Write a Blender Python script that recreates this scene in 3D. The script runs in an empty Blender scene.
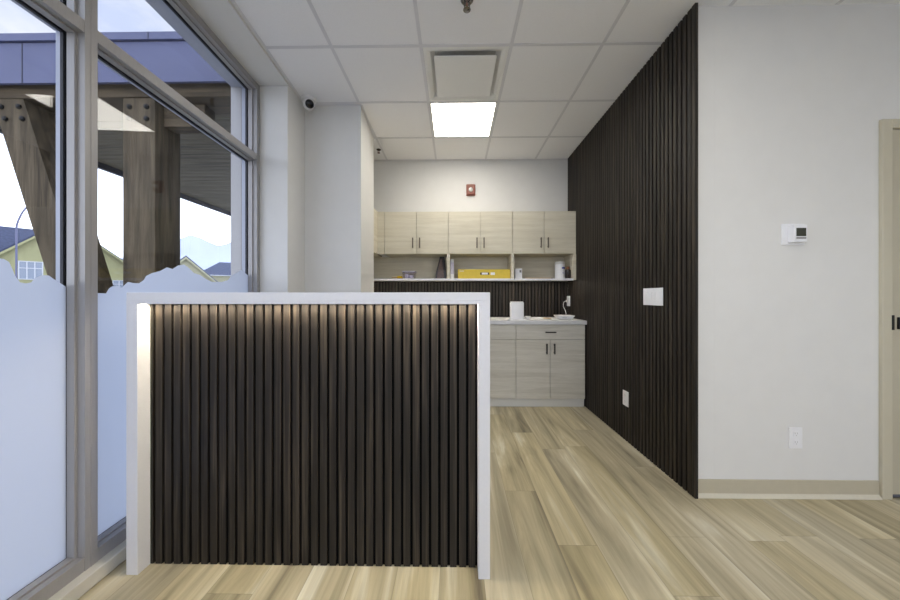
import bpy, bmesh, math, random
from mathutils import Vector, Matrix
random.seed(7)
S = bpy.context.scene
COL = S.collection

# ------------------------------------------------------------------ camera
EYE = 1.161
cam_d = bpy.data.cameras.new('camera'); cam = bpy.data.objects.new('camera', cam_d); COL.objects.link(cam)
cam_d.sensor_fit = 'HORIZONTAL'; cam_d.sensor_width = 36.0; cam_d.lens = 36.0 * 313.0 / 900.0
cam_d.shift_y = -3.0 / 900.0; cam_d.clip_start = 0.03; cam_d.clip_end = 6000
cam.location = (0, 0, EYE); cam.rotation_euler = (math.radians(90), 0, math.radians(0.787))
S.camera = cam

# ------------------------------------------------------------------ world and exposure
SKY_STRENGTH = 2.3
LED = 12.0                    # radiance of the ceiling panels
STRIP = 115.0                   # radiance of the strip under the desk top
S.view_settings.view_transform = 'Standard'; S.view_settings.look = 'None'
S.view_settings.gamma = 1.0; S.view_settings.exposure = 0.42; S.view_settings.use_curve_mapping = False
S.cycles.use_denoising = True
S.cycles.max_bounces = 10; S.cycles.diffuse_bounces = 5; S.cycles.transparent_max_bounces = 16
S.cycles.sample_clamp_indirect = 6.0; S.cycles.caustics_reflective = False; S.cycles.caustics_refractive = False

def world():
    w = bpy.data.worlds.new('sky'); S.world = w; w.use_nodes = True
    nt = w.node_tree; N = nt.nodes; L = nt.links; N.clear()
    out = N.new('ShaderNodeOutputWorld'); bg = N.new('ShaderNodeBackground'); bg.inputs['Strength'].default_value = SKY_STRENGTH
    tc = N.new('ShaderNodeTexCoord'); sp = N.new('ShaderNodeSeparateXYZ'); L.new(tc.outputs['Generated'], sp.inputs[0])
    rp = N.new('ShaderNodeValToRGB'); L.new(sp.outputs['Z'], rp.inputs[0])
    e = rp.color_ramp.elements
    e[0].position = 0.0; e[0].color = (0.93, 0.98, 1.10, 1)
    e[1].position = 0.80; e[1].color = (1.0, 1.12, 1.36, 1)
    m = e.new(0.20); m.color = (0.90, 0.95, 1.10, 1)
    m = e.new(0.40); m.color = (0.235, 0.265, 0.36, 1)
    m = e.new(0.56); m.color = (0.24, 0.27, 0.36, 1)
    mp = N.new('ShaderNodeMapping'); mp.inputs['Scale'].default_value = (2.2, 2.2, 5.0); L.new(tc.outputs['Generated'], mp.inputs[0])
    no = N.new('ShaderNodeTexNoise'); no.inputs['Scale'].default_value = 2.4; no.inputs['Detail'].default_value = 7; no.inputs['Roughness'].default_value = 0.6
    L.new(mp.outputs[0], no.inputs['Vector'])
    cr = N.new('ShaderNodeValToRGB'); cr.color_ramp.elements[0].position = 0.42; cr.color_ramp.elements[1].position = 0.66
    L.new(no.outputs['Fac'], cr.inputs[0])
    mx = N.new('ShaderNodeMix'); mx.data_type = 'RGBA'; mx.blend_type = 'LIGHTEN'; L.new(cr.outputs['Color'], mx.inputs['Factor'])
    L.new(rp.outputs['Color'], mx.inputs['A']); mx.inputs['B'].default_value = (0.335, 0.345, 0.375, 1)
    L.new(mx.outputs['Result'], bg.inputs['Color']); L.new(bg.outputs[0], out.inputs['Surface'])
world()

# ------------------------------------------------------------------ materials
def srgb(r, g, b):
    f = lambda v: (v/255)/12.92 if v/255 <= 0.04045 else (((v/255)+0.055)/1.055)**2.4
    return (f(r), f(g), f(b), 1)
def newmat(name):
    m = bpy.data.materials.new(name); m.use_nodes = True
    return m, m.node_tree.nodes, m.node_tree.links, m.node_tree.nodes['Principled BSDF']
def plain(name, col, rough=0.5, metal=0.0, spec=0.5, var=0.04, scale=60, bump=0.0, stretch=(1, 1, 1)):
    """procedural paint / plastic / metal: base colour with a faint noise and an optional noise bump"""
    m, N, L, b = newmat(name)
    b.inputs['Roughness'].default_value = rough; b.inputs['Metallic'].default_value = metal
    b.inputs['Specular IOR Level'].default_value = spec
    g = N.new('ShaderNodeNewGeometry'); mp = N.new('ShaderNodeMapping'); mp.inputs['Scale'].default_value = stretch
    L.new(g.outputs['Position'], mp.inputs[0])
    n = N.new('ShaderNodeTexNoise'); n.inputs['Scale'].default_value = scale; n.inputs['Detail'].default_value = 3
    L.new(mp.outputs[0], n.inputs['Vector'])
    r = N.new('ShaderNodeValToRGB'); L.new(n.outputs['Fac'], r.inputs[0])
    r.color_ramp.elements[0].position = 0.3; r.color_ramp.elements[1].position = 0.7
    r.color_ramp.elements[0].color = tuple(c*(1-var) for c in col[:3]) + (1,)
    r.color_ramp.elements[1].color = tuple(min(1, c*(1+var)) for c in col[:3]) + (1,)
    L.new(r.outputs['Color'], b.inputs['Base Color'])
    if bump:
        bp = N.new('ShaderNodeBump'); bp.inputs['Strength'].default_value = bump; bp.inputs['Distance'].default_value = 0.002
        L.new(n.outputs['Fac'], bp.inputs['Height']); L.new(bp.outputs['Normal'], b.inputs['Normal'])
    return m
def grain(name, cols, stretch, scale=3.0, rough=0.5, detail=7, distort=0.5, spec=0.35, pos=(0.28, 0.5, 0.72), fine=0.25):
    """wood: stretched noise through a three-colour ramp plus finer fibres"""
    m, N, L, b = newmat(name)
    b.inputs['Roughness'].default_value = rough; b.inputs['Specular IOR Level'].default_value = spec
    g = N.new('ShaderNodeNewGeometry'); mp = N.new('ShaderNodeMapping'); mp.inputs['Scale'].default_value = stretch
    L.new(g.outputs['Position'], mp.inputs[0])
    n = N.new('ShaderNodeTexNoise'); n.inputs['Scale'].default_value = scale; n.inputs['Detail'].default_value = detail
    n.inputs['Distortion'].default_value = distort; L.new(mp.outputs[0], n.inputs['Vector'])
    r = N.new('ShaderNodeValToRGB'); L.new(n.outputs['Fac'], r.inputs[0]); e = r.color_ramp.elements
    e[0].position = pos[0]; e[0].color = cols[0]; e[1].position = pos[2]; e[1].color = cols[2]
    k = e.new(pos[1]); k.color = cols[1]
    mp2 = N.new('ShaderNodeMapping'); mp2.inputs['Scale'].default_value = tuple(4*s if s > 1 else s for s in stretch); L.new(g.outputs['Position'], mp2.inputs[0])
    n2 = N.new('ShaderNodeTexNoise'); n2.inputs['Scale'].default_value = scale*2; n2.inputs['Detail'].default_value = 4; L.new(mp2.outputs[0], n2.inputs['Vector'])
    mr = N.new('ShaderNodeMapRange'); mr.inputs['From Min'].default_value = 0.3; mr.inputs['From Max'].default_value = 0.7
    mr.inputs['To Min'].default_value = 1-fine; mr.inputs['To Max'].default_value = 1+fine*0.4; L.new(n2.outputs['Fac'], mr.inputs['Value'])
    vm = N.new('ShaderNodeVectorMath'); vm.operation = 'SCALE'; L.new(r.outputs['Color'], vm.inputs[0]); L.new(mr.outputs[0], vm.inputs['Scale'])
    L.new(vm.outputs[0], b.inputs['Base Color'])
    return m
def emit(name, col, strength):
    m, N, L, b = newmat(name); N.remove(b)
    e = N.new('ShaderNodeEmission'); e.inputs['Color'].default_value = col; e.inputs['Strength'].default_value = strength
    L.new(e.outputs[0], N['Material Output'].inputs['Surface']); return m
def glass(name, tint=(0.96, 0.97, 0.975, 1), ior=1.55, boost=1.0):
    m, N, L, b = newmat(name); N.remove(b)
    t = N.new('ShaderNodeBsdfTransparent'); t.inputs['Color'].default_value = tint
    g = N.new('ShaderNodeBsdfGlossy'); g.inputs['Roughness'].default_value = 0.0
    ge = N.new('ShaderNodeNewGeometry'); dt = N.new('ShaderNodeVectorMath'); dt.operation = 'DOT_PRODUCT'
    L.new(ge.outputs['Normal'], dt.inputs[0]); L.new(ge.outputs['Incoming'], dt.inputs[1])
    def M(op, a, c=None, clamp=False):
        n = N.new('ShaderNodeMath'); n.operation = op; n.use_clamp = clamp
        for i, v in enumerate((a, c)):
            if v is None: continue
            if isinstance(v, (int, float)): n.inputs[i].default_value = v
            else: L.new(v, n.inputs[i])
        return n.outputs[0]
    f0 = ((ior-1)/(ior+1))**2 * boost                                   # Schlick's reflectance, the same from both sides
    k = M('POWER', M('SUBTRACT', 1.0, M('ABSOLUTE', dt.outputs['Value']), True), 5.0)
    fr = M('ADD', M('MULTIPLY', k, 1-f0), f0, True)
    x = N.new('ShaderNodeMixShader'); L.new(fr, x.inputs[0]); L.new(t.outputs[0], x.inputs[1]); L.new(g.outputs[0], x.inputs[2])
    L.new(x.outputs[0], N['Material Output'].inputs['Surface']); return m
def frosted(name):
    m, N, L, b = newmat(name); N.remove(b)
    t = N.new('ShaderNodeBsdfTranslucent'); t.inputs['Color'].default_value = (0.47, 0.52, 0.63, 1)
    d = N.new('ShaderNodeBsdfDiffuse'); d.inputs['Color'].default_value = (0.86, 0.88, 0.92, 1)
    x = N.new('ShaderNodeMixShader'); x.inputs[0].default_value = 0.32
    L.new(t.outputs[0], x.inputs[1]); L.new(d.outputs[0], x.inputs[2]); L.new(x.outputs[0], N['Material Output'].inputs['Surface']); return m
def floor_mat():
    m, N, L, b = newmat('oak_plank_floor')
    b.inputs['Specular IOR Level'].default_value = 0.4
    g = N.new('ShaderNodeNewGeometry'); sp = N.new('ShaderNodeSeparateXYZ'); L.new(g.outputs['Position'], sp.inputs[0])
    def M(op, a, c=None):
        n = N.new('ShaderNodeMath'); n.operation = op
        for i, v in enumerate((a, c)):
            if v is None: continue
            if isinstance(v, (int, float)): n.inputs[i].default_value = v
            else: L.new(v, n.inputs[i])
        return n.outputs[0]
    W, LEN = 0.182, 1.22
    xs = M('DIVIDE', M('ADD', sp.outputs['X'], 0.06), W); c = M('FLOOR', xs)
    wn = N.new('ShaderNodeTexWhiteNoise'); wn.noise_dimensions = '1D'; L.new(c, wn.inputs['W'])
    ys = M('ADD', M('DIVIDE', sp.outputs['Y'], LEN), M('MULTIPLY', wn.outputs['Value'], 7.3)); r = M('FLOOR', ys)
    cb = N.new('ShaderNodeCombineXYZ'); L.new(c, cb.inputs[0]); L.new(r, cb.inputs[1])
    w2 = N.new('ShaderNodeTexWhiteNoise'); w2.noise_dimensions = '2D'; L.new(cb.outputs[0], w2.inputs['Vector'])
    pid = w2.outputs['Value']
    def coords(sx, sy, zz):
        cc = N.new('ShaderNodeCombineXYZ')
        L.new(M('ADD', M('MULTIPLY', sp.outputs['X'], sx), M('MULTIPLY', pid, 37.0)), cc.inputs[0])
        L.new(M('ADD', M('MULTIPLY', sp.outputs['Y'], sy), M('MULTIPLY', pid, 11.0)), cc.inputs[1])
        L.new(M('MULTIPLY', pid, zz), cc.inputs[2]); return cc.outputs[0]
    n1 = N.new('ShaderNodeTexNoise'); n1.inputs['Scale'].default_value = 1.0; n1.inputs['Detail'].default_value = 6; n1.inputs['Roughness'].default_value = 0.55; n1.inputs['Distortion'].default_value = 1.3
    L.new(coords(7.0, 0.62, 50), n1.inputs['Vector'])
    n2 = N.new('ShaderNodeTexNoise'); n2.inputs['Scale'].default_value = 1.0; n2.inputs['Detail'].default_value = 8; n2.inputs['Roughness'].default_value = 0.62; n2.inputs['Distortion'].default_value = 0.5
    L.new(coords(34, 1.5, 90), n2.inputs['Vector'])
    rp = N.new('ShaderNodeValToRGB'); L.new(n1.outputs['Fac'], rp.inputs[0]); e = rp.color_ramp.elements
    e[0].position = 0.27; e[0].color = FLOOR_COLS[0]; e[1].position = 0.72; e[1].color = FLOOR_COLS[3]
    k = e.new(0.42); k.color = FLOOR_COLS[1]; k = e.new(0.58); k.color = FLOOR_COLS[2]
    mr = N.new('ShaderNodeMapRange'); L.new(n2.outputs['Fac'], mr.inputs['Value']); mr.inputs['From Min'].default_value = 0.28; mr.inputs['From Max'].default_value = 0.66
    mr.inputs['To Min'].default_value = 0.80; mr.inputs['To Max'].default_value = 1.08
    tone = N.new('ShaderNodeMapRange'); L.new(pid, tone.inputs['Value']); tone.inputs['To Min'].default_value = 0.93; tone.inputs['To Max'].default_value = 1.06
    fx = M('FRACT', xs); fy = M('FRACT', ys)
    ex = M('MULTIPLY', M('MINIMUM', fx, M('SUBTRACT', 1.0, fx)), W); ey = M('MULTIPLY', M('MINIMUM', fy, M('SUBTRACT', 1.0, fy)), LEN)
    sm = N.new('ShaderNodeMapRange'); L.new(M('MINIMUM', ex, ey), sm.inputs['Value']); sm.inputs['From Max'].default_value = 0.0018
    sm.inputs['To Min'].default_value = 0.62; sm.inputs['To Max'].default_value = 1.0
    v = M('MULTIPLY', M('MULTIPLY', mr.outputs[0], tone.outputs[0]), sm.outputs[0])
    vm = N.new('ShaderNodeVectorMath'); vm.operation = 'SCALE'; L.new(rp.outputs['Color'], vm.inputs[0]); L.new(v, vm.inputs['Scale'])
    w3 = N.new('ShaderNodeTexWhiteNoise'); w3.noise_dimensions = '3D'; L.new(cb.outputs[0], w3.inputs['Vector'])
    hs = N.new('ShaderNodeHueSaturation'); ms = N.new('ShaderNodeMapRange'); L.new(w3.outputs['Value'], ms.inputs['Value'])
    ms.inputs['To Min'].default_value = 0.84; ms.inputs['To Max'].default_value = 1.10; L.new(ms.outputs[0], hs.inputs['Saturation'])
    L.new(vm.outputs[0], hs.inputs['Color']); L.new(hs.outputs[0], b.inputs['Base Color'])
    rr = N.new('ShaderNodeMapRange'); L.new(n2.outputs['Fac'], rr.inputs['Value']); rr.inputs['To Min'].default_value = 0.36; rr.inputs['To Max'].default_value = 0.52
    L.new(rr.outputs[0], b.inputs['Roughness']); return m
FLOOR_COLS = [srgb(122, 112, 92), srgb(176, 164, 132), srgb(202, 190, 156), srgb(230, 224, 202)]

M_ = {}
M_['wall'] = plain('painted_drywall', srgb(224, 223, 220), 0.75, spec=0.25, var=0.012, scale=9)
M_['floor'] = floor_mat()
M_['tile'] = plain('mineral_fibre_tile', srgb(246, 246, 248), 0.95, spec=0.1, var=0.02, scale=220, bump=0.25)
M_['tbar'] = plain('grid_white_steel', srgb(222, 222, 226), 0.55, var=0.01)
M_['alu'] = plain('anodised_aluminium', srgb(166, 164, 164), 0.45, metal=0.3, var=0.03, scale=40, stretch=(6, 6, 0.4))
M_['alu_skylit'] = plain('skylit_aluminium', srgb(176, 180, 194), 0.45, metal=0.1, var=0.02, scale=40, stretch=(6, 6, 0.4))  # lighter, bluer copy of the aluminium with sky light in its colour
M_['spacer'] = plain('black_gasket', srgb(28, 29, 38), 0.6)
M_['glass'] = glass('window_glass', boost=0.5)
M_['film'] = frosted('frosted_film')
M_['curb'] = plain('curb_paint', srgb(205, 202, 192), 0.6, var=0.03, scale=14)
M_['slat'] = grain('espresso_oak', [(0.0105, 0.0088, 0.0073, 1), (0.024, 0.0194, 0.0155, 1), (0.074, 0.058, 0.042, 1)], (26, 26, 0.7), scale=2.2, rough=0.55, spec=0.3, fine=0.35)
M_['felt'] = plain('black_felt', (0.006, 0.006, 0.0065, 1), 0.95, spec=0.05, var=0.2, scale=400)
M_['cab'] = grain('pale_elm_laminate', [srgb(201, 193, 172), srgb(212, 205, 185), srgb(220, 214, 196)], (1.1, 1.1, 20), scale=1.3, rough=0.5, spec=0.3, fine=0.07)
M_['cab_base'] = grain('pale_grey_elm_laminate', [srgb(196, 191, 178), srgb(209, 205, 193), srgb(218, 214, 204)], (1.1, 1.1, 20), scale=1.3, rough=0.5, spec=0.3, fine=0.08)
M_['carcass'] = plain('dark_carcass_edge', srgb(70, 64, 52), 0.7)
M_['counter'] = plain('grey_white_quartz', srgb(212, 212, 213), 0.35, var=0.03, scale=90)
M_['laminate'] = plain('white_laminate', srgb(226, 226, 230), 0.5, spec=0.35, var=0.012, scale=120)
M_['pull'] = plain('blackened_metal', srgb(44, 40, 38), 0.4, metal=0.6)
M_['pull_up'] = plain('bronze_metal', srgb(92, 82, 70), 0.4, metal=0.6)
M_['white'] = plain('white_plastic', srgb(236, 236, 238), 0.35, var=0.01)
M_['white_dim'] = plain('off_white_plastic', srgb(214, 213, 208), 0.4, var=0.01)
M_['base'] = plain('taupe_vinyl_base', srgb(190, 182, 160), 0.55, var=0.025, scale=20)
M_['base_toe'] = plain('lit_vinyl_toe', srgb(214, 208, 190), 0.5, var=0.02)  # paler than the base: light caught by the flare put into colour
M_['doorp'] = plain('taupe_door_paint', srgb(188, 181, 160), 0.45, var=0.015, scale=12)
M_['casing'] = plain('taupe_metal_frame', srgb(198, 191, 170), 0.4, var=0.015, scale=12)
M_['black'] = plain('black_hardware', srgb(22, 22, 24), 0.35, metal=0.4)
M_['chrome'] = plain('chrome', srgb(120, 118, 116), 0.18, metal=1.0)
M_['brass'] = plain('dark_bronze', srgb(66, 58, 50), 0.3, metal=0.8)
M_['diff'] = plain('diffuser_enamel', srgb(240, 240, 238), 0.5, var=0.01)
M_['duct'] = plain('duct_dark', srgb(205, 205, 205), 0.7)
M_['led'] = emit('led_panel', (1.0, 0.95, 0.86, 1), LED)
M_['strip'] = emit('led_strip', (1.0, 0.87, 0.66, 1), STRIP)
M_['strip_added'] = emit('added_shelf_strip', (1.0, 0.90, 0.74, 1), 55.0)
M_['screen'] = plain('lcd_screen', srgb(58, 60, 48), 0.2)
M_['red'] = plain('red_brown_enamel', srgb(136, 74, 58), 0.4)
M_['lens'] = plain('clear_lens', srgb(232, 232, 228), 0.15)
M_['dome'] = plain('smoked_dome', srgb(12, 12, 14), 0.08)
M_['yellow'] = plain('yellow_card', srgb(214, 188, 62), 0.5, var=0.05, scale=30)
M_['yellow2'] = plain('yellow_plastic', srgb(222, 182, 30), 0.4)
M_['lilac'] = plain('lilac_print', srgb(208, 205, 222), 0.5)
M_['blue'] = plain('blue_print', srgb(70, 84, 165), 0.5)
M_['greyp'] = plain('grey_print', srgb(120, 118, 116), 0.5)
M_['slotgrey'] = plain('grey_slots', srgb(168, 166, 163), 0.6)
M_['ink'] = plain('dark_print', srgb(58, 50, 30), 0.5)
M_['maroon'] = plain('maroon_film', srgb(80, 62, 58), 0.35, var=0.25, scale=50)
M_['darkbag'] = plain('black_film', srgb(30, 27, 32), 0.35)
M_['jar'] = plain('dark_brown_jar', srgb(40, 33, 30), 0.2)
M_['tan'] = plain('tan_board', srgb(196, 164, 118), 0.55, var=0.08, scale=20)
M_['tan_dk'] = plain('brown_board_end', srgb(120, 76, 48), 0.6)
M_['clearp'] = glass('clear_plastic', (0.93, 0.92, 0.96, 1), 1.3)
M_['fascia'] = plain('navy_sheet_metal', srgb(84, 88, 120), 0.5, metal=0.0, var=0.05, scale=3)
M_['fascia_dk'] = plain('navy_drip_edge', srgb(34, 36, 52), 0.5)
M_['timber'] = grain('weathered_glulam', [srgb(62, 54, 43), srgb(90, 79, 63), srgb(112, 99, 80)], (9, 9, 0.8), scale=2.2, rough=0.75, spec=0.15, fine=0.3)
M_['timber_h'] = grain('weathered_glulam_beam', [srgb(64, 56, 44), srgb(90, 78, 62), srgb(112, 98, 78)], (0.8, 9, 9), scale=2.2, rough=0.75, spec=0.15, fine=0.3)
def boards():
    m = grain('soffit_boards', [srgb(84, 78, 64), srgb(112, 104, 85), srgb(130, 121, 100)], (0.9, 16, 16), scale=1.6, rough=0.7, spec=0.2, fine=0.3)
    return m
M_['soffit'] = boards()
M_['bolt'] = plain('black_steel', srgb(26, 26, 28), 0.5, metal=0.5)
M_['asphalt'] = plain('asphalt', srgb(150, 150, 152), 0.9, var=0.15, scale=8)
M_['roofing'] = plain('slate_shingles', srgb(62, 68, 92), 0.8, var=0.18, scale=4)
M_['roofing2'] = plain('grey_shingles', srgb(96, 100, 112), 0.8, var=0.18, scale=4)
M_['siding'] = plain('yellow_green_siding', srgb(162, 160, 120), 0.8, var=0.04, scale=2)
M_['siding2'] = plain('cream_siding', srgb(174, 171, 142), 0.8, var=0.04, scale=2)
M_['housetrim'] = plain('white_house_trim', srgb(200, 202, 208), 0.6)
M_['pane'] = plain('house_pane', srgb(120, 132, 150), 0.1, spec=0.8)
M_['pole'] = plain('galvanised_pole', srgb(104, 106, 134), 0.5, metal=0.2)
M_['hills'] = plain('hazy_far_slopes', srgb(172, 177, 194), 0.95, var=0.06, scale=0.004, spec=0.0)  # distance haze put into the pale blue-grey slope colour
M_['ext'] = plain('exterior_cladding', srgb(120, 120, 122), 0.8)

# ------------------------------------------------------------------ mesh builder
class MB:
    def __init__(s, tf=None): s.bm = bmesh.new(); s.tf = tf
    def _v(s, p): return s.bm.verts.new(s.tf(*p) if s.tf else p)
    def hexa(s, pts, bev=0.0, seg=2):
        v = [s._v(p) for p in pts]
        F = [(0, 3, 2, 1), (4, 5, 6, 7), (0, 1, 5, 4), (1, 2, 6, 5), (2, 3, 7, 6), (3, 0, 4, 7)]
        fs = [s.bm.faces.new([v[i] for i in f]) for f in F]
        if bev:
            ed = list({e for f in fs for e in f.edges})
            bmesh.ops.bevel(s.bm, geom=ed, offset=bev, segments=seg, profile=0.5, affect='EDGES')
        return s
    def box(s, x0, x1, y0, y1, z0, z1, bev=0.0, seg=2):
        return s.hexa([(x0, y0, z0), (x1, y0, z0), (x1, y1, z0), (x0, y1, z0), (x0, y0, z1), (x1, y0, z1), (x1, y1, z1), (x0, y1, z1)], bev, seg)
    def prism(s, poly, axis, a, b):
        """poly of 2-D points extruded along axis ('x': (y,z), 'y': (x,z), 'z': (x,y))"""
        def P(p, t): return {'x': (t, p[0], p[1]), 'y': (p[0], t, p[1]), 'z': (p[0], p[1], t)}[axis]
        A = [s._v(P(p, a)) for p in poly]; B = [s._v(P(p, b)) for p in poly]; n = len(poly)
        s.bm.faces.new(A); s.bm.faces.new(B[::-1])
        for i in range(n): s.bm.faces.new([A[i], B[i], B[(i+1) % n], A[(i+1) % n]])
        return s
    def lathe(s, prof, c=(0, 0, 0), axis=(0, 0, 1), n=24):
        """prof: (r, h) pairs turned about axis through c"""
        q = Vector((0, 0, 1)).rotation_difference(Vector(axis).normalized()); c = Vector(c); rings = []
        for r, h in prof:
            rings.append([s._v(tuple(c + q @ Vector((r*math.cos(2*math.pi*i/n), r*math.sin(2*math.pi*i/n), h)))) for i in range(n)] if r > 1e-6 else [s._v(tuple(c + q @ Vector((0, 0, h))))])
        for a, b in zip(rings, rings[1:]):
            for i in range(n):
                j = (i+1) % n
                if len(a) == 1 and len(b) == 1: continue
                if len(a) == 1: s.bm.faces.new([a[0], b[j], b[i]])
                elif len(b) == 1: s.bm.faces.new([a[i], a[j], b[0]])
                else: s.bm.faces.new([a[i], a[j], b[j], b[i]])
        for rg, fl in ((rings[0], True), (rings[-1], False)):
            if len(rg) > 1: s.bm.faces.new(rg[::-1] if fl else rg)
        return s
    def tube(s, pts, r, n=8):
        P = [Vector(p) for p in pts]; rings = []; up = Vector((0.13, 0.27, 0.95)).normalized()
        for i, p in enumerate(P):
            d = (P[min(i+1, len(P)-1)] - P[max(i-1, 0)]).normalized()
            a = d.cross(up).normalized(); b = d.cross(a)
            rr = r[i] if isinstance(r, (list, tuple)) else r
            rings.append([s._v(tuple(p + a*rr*math.cos(2*math.pi*k/n) + b*rr*math.sin(2*math.pi*k/n))) for k in range(n)])
        for A, B in zip(rings, rings[1:]):
            for k in range(n): s.bm.faces.new([A[k], A[(k+1) % n], B[(k+1) % n], B[k]])
        s.bm.faces.new(rings[0][::-1]); s.bm.faces.new(rings[-1]); return s
    def rings(s, loops, cap=True):
        R = [[s._v(p) for p in l] for l in loops]; n = len(R[0])
        for A, B in zip(R, R[1:]):
            for k in range(n): s.bm.faces.new([A[k], A[(k+1) % n], B[(k+1) % n], B[k]])
        if cap: s.bm.faces.new(R[0][::-1]); s.bm.faces.new(R[-1])
        return s
BASE = {}
def link(name, mb, mat, origin, smooth=False):
    bmesh.ops.recalc_face_normals(mb.bm, faces=mb.bm.faces[:])
    me = bpy.data.meshes.new(name); mb.bm.to_mesh(me); mb.bm.free()
    me.transform(Matrix.Translation(-Vector(origin))); me.materials.append(mat)
    if smooth:
        for p in me.polygons: p.use_smooth = True
        try: me.set_sharp_from_angle(angle=math.radians(35))
        except Exception: pass
    o = bpy.data.objects.new(name, me); COL.objects.link(o); return o
def thing(name, label, cat, loc=(0, 0, 0), group=None):
    o = bpy.data.objects.new(name, None); COL.objects.link(o); o.location = loc; o.empty_display_size = 0.1
    BASE[o] = Vector(loc); o['label'] = label; o['category'] = cat
    if group: o['group'] = group
    return o
def part(name, mb, mat, parent, label=None, smooth=False):
    b = BASE[parent]; o = link(name, mb, mat, b, smooth); o.parent = parent; BASE[o] = b
    if label: o['label'] = label
    return o
def solo(name, mb, mat, label, cat, loc, group=None, smooth=False):
    o = link(name, mb, mat, loc, smooth); o.location = loc; BASE[o] = Vector(loc); o['label'] = label; o['category'] = cat
    if group: o['group'] = group
    return o
def struct(name, mb, mat, parent=None):
    if parent: o = link(name, mb, mat, BASE[parent]); o.parent = parent; BASE[o] = BASE[parent]
    else: o = link(name, mb, mat, (0, 0, 0)); BASE[o] = Vector((0, 0, 0)); o['kind'] = 'structure'
    return o
def struct_root(name, loc, label=None):
    o = bpy.data.objects.new(name, None); COL.objects.link(o); o.location = loc; BASE[o] = Vector(loc); o['kind'] = 'structure'; o.empty_display_size = 0.1
    return o
def dup(root, loc, label=None):
    def cp(o, par):
        c = o.copy(); COL.objects.link(c)
        if par: c.parent = par
        for ch in list(o.children): cp(ch, c)
        return c
    r = cp(root, None); r.location = loc; BASE[r] = Vector(loc)
    if label: r['label'] = label
    return r

# ------------------------------------------------------------------ room shell
CEIL = 2.856; YB = 3.870; XR = 1.397      # ceiling height, back wall, drywall face behind the slats
XF = 4.6; YN = -3.6                       # far right and street side of the room
YD = 1.845                                # wall with the door
ALPHA = math.atan(0.045); CA, SA = math.cos(ALPHA), math.sin(ALPHA)
def WIN(u, w, z): return (-1.431 - u*SA - w*CA, u*CA - w*SA, z)     # the glazed wall stands slightly askew
def UW(y): return y / CA

struct('floor', MB().box(-1.75, XF, YN, YB+0.12, -0.12, 0.0), M_['floor'])
struct('wall_back', MB().box(-1.75, XR+0.12, YB, YB+0.12, 0, CEIL+0.3), M_['wall'])
struct('wall_right', MB().box(XR, XR+0.12, YD, YB, 0, CEIL+0.3), M_['wall'])
DX0, DX1, DZ = 2.512, 3.43, 2.131
struct('wall_door', MB().box(XR+0.1205, DX0-0.005, YD, YD+0.12, 0, CEIL+0.3).box(DX1+0.005, XF, YD, YD+0.12, 0, CEIL+0.3).box(DX0-0.005, DX1+0.005, YD, YD+0.12, DZ+0.005, CEIL+0.3), M_['wall'])
struct('wall_side', MB().box(XF, XF+0.12, YN, YD+0.12, 0, CEIL+0.3), M_['wall'])
struct('wall_left', MB().box(-1.60, -1.321, 2.463, 2.75, 0, CEIL+0.02), M_['wall'])
struct('wall_left_inner', MB().prism([(-1.60, 2.75), (-0.824, 2.75), (-0.860, 3.33), (-1.60, 3.33)], 'z', 0, CEIL+0.02), M_['wall'])
struct('wall_left_rear', MB().box(-1.75, -1.60, 3.33, YB, 0, CEIL+0.02), M_['wall'])
struct('wall_left_exterior', MB().box(-1.86, -1.76, 2.62, 9.0, -0.2, 4.2), M_['ext'])
# street side: a glazed shop front behind the viewer
f = MB().box(-1.30, -1.1, YN-0.12, YN, 0, CEIL+0.3).box(4.4, XF, YN-0.12, YN, 0, CEIL+0.3).box(-1.1, 4.4, YN-0.12, YN, 2.78, CEIL+0.3)
struct('wall_front', f, M_['wall'])
w4 = struct_root('window_4', (1.35, YN-0.06, 0))
f = MB()
for x in (-1.1, 0.27, 1.65, 3.02, 4.35): f.box(x, x+0.05, YN-0.12, YN, 0, 2.78)
for z in (0, 2.226, 2.73): f.box(-1.1, 4.4, YN-0.10, YN-0.01, z, z+0.05)
struct('window_frame', f, M_['alu'], w4)
struct('glass_pane', MB().box(-1.1, 4.4, YN-0.063, YN-0.057, 0.0, 2.78), M_['glass'], w4)

# ceiling: lay-in tiles on a T-bar grid
GX = [-1.33, -0.832, -0.226, 0.384, 0.994, 1.604, 2.214, 2.824, 3.434, 4.044, XF]
GY = [YB, 3.325, 2.716, 2.108, 1.498, 0.888, 0.278, -0.332, -0.942, -1.552, -2.162, -2.772, YN]
LIGHT_CELLS = {(2, 1), (3, 5), (2, 8), (6, 9)}       # column, row of each LED panel
VENT_CELL = (2, 2)
tiles = MB()
for i in range(len(GX)-1):
    for j in range(len(GY)-1):
        if (i, j) in LIGHT_CELLS or (i, j) == VENT_CELL: continue
        x0, x1, y1, y0 = GX[i], GX[i+1], GY[j], GY[j+1]
        if x0 > 1.3 and y0 > 1.4 and not (y0 < 1.82): continue
        if y0 >= YD and x0 >= 1.39: continue
        tiles.box(x0+0.002, x1-0.002, y0+0.002, y1-0.002, CEIL, CEIL+0.016)
ceil = struct('ceiling', tiles, M_['tile'])
bars = MB(); hb = 0.011
for x in GX[1:-1]:
    ytop = YB if x < 1.39 else YD
    bars.box(x-hb, x+hb, YN, ytop, CEIL-0.003, CEIL+0.001)
for y in GY[1:-1]:
    bars.box(-1.31, XR if y > YD else XF, y-hb, y+hb, CEIL-0.0031, CEIL+0.0009)
SE = lambda y, d, z: (-1.19-0.05*y+d, y, z)
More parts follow.
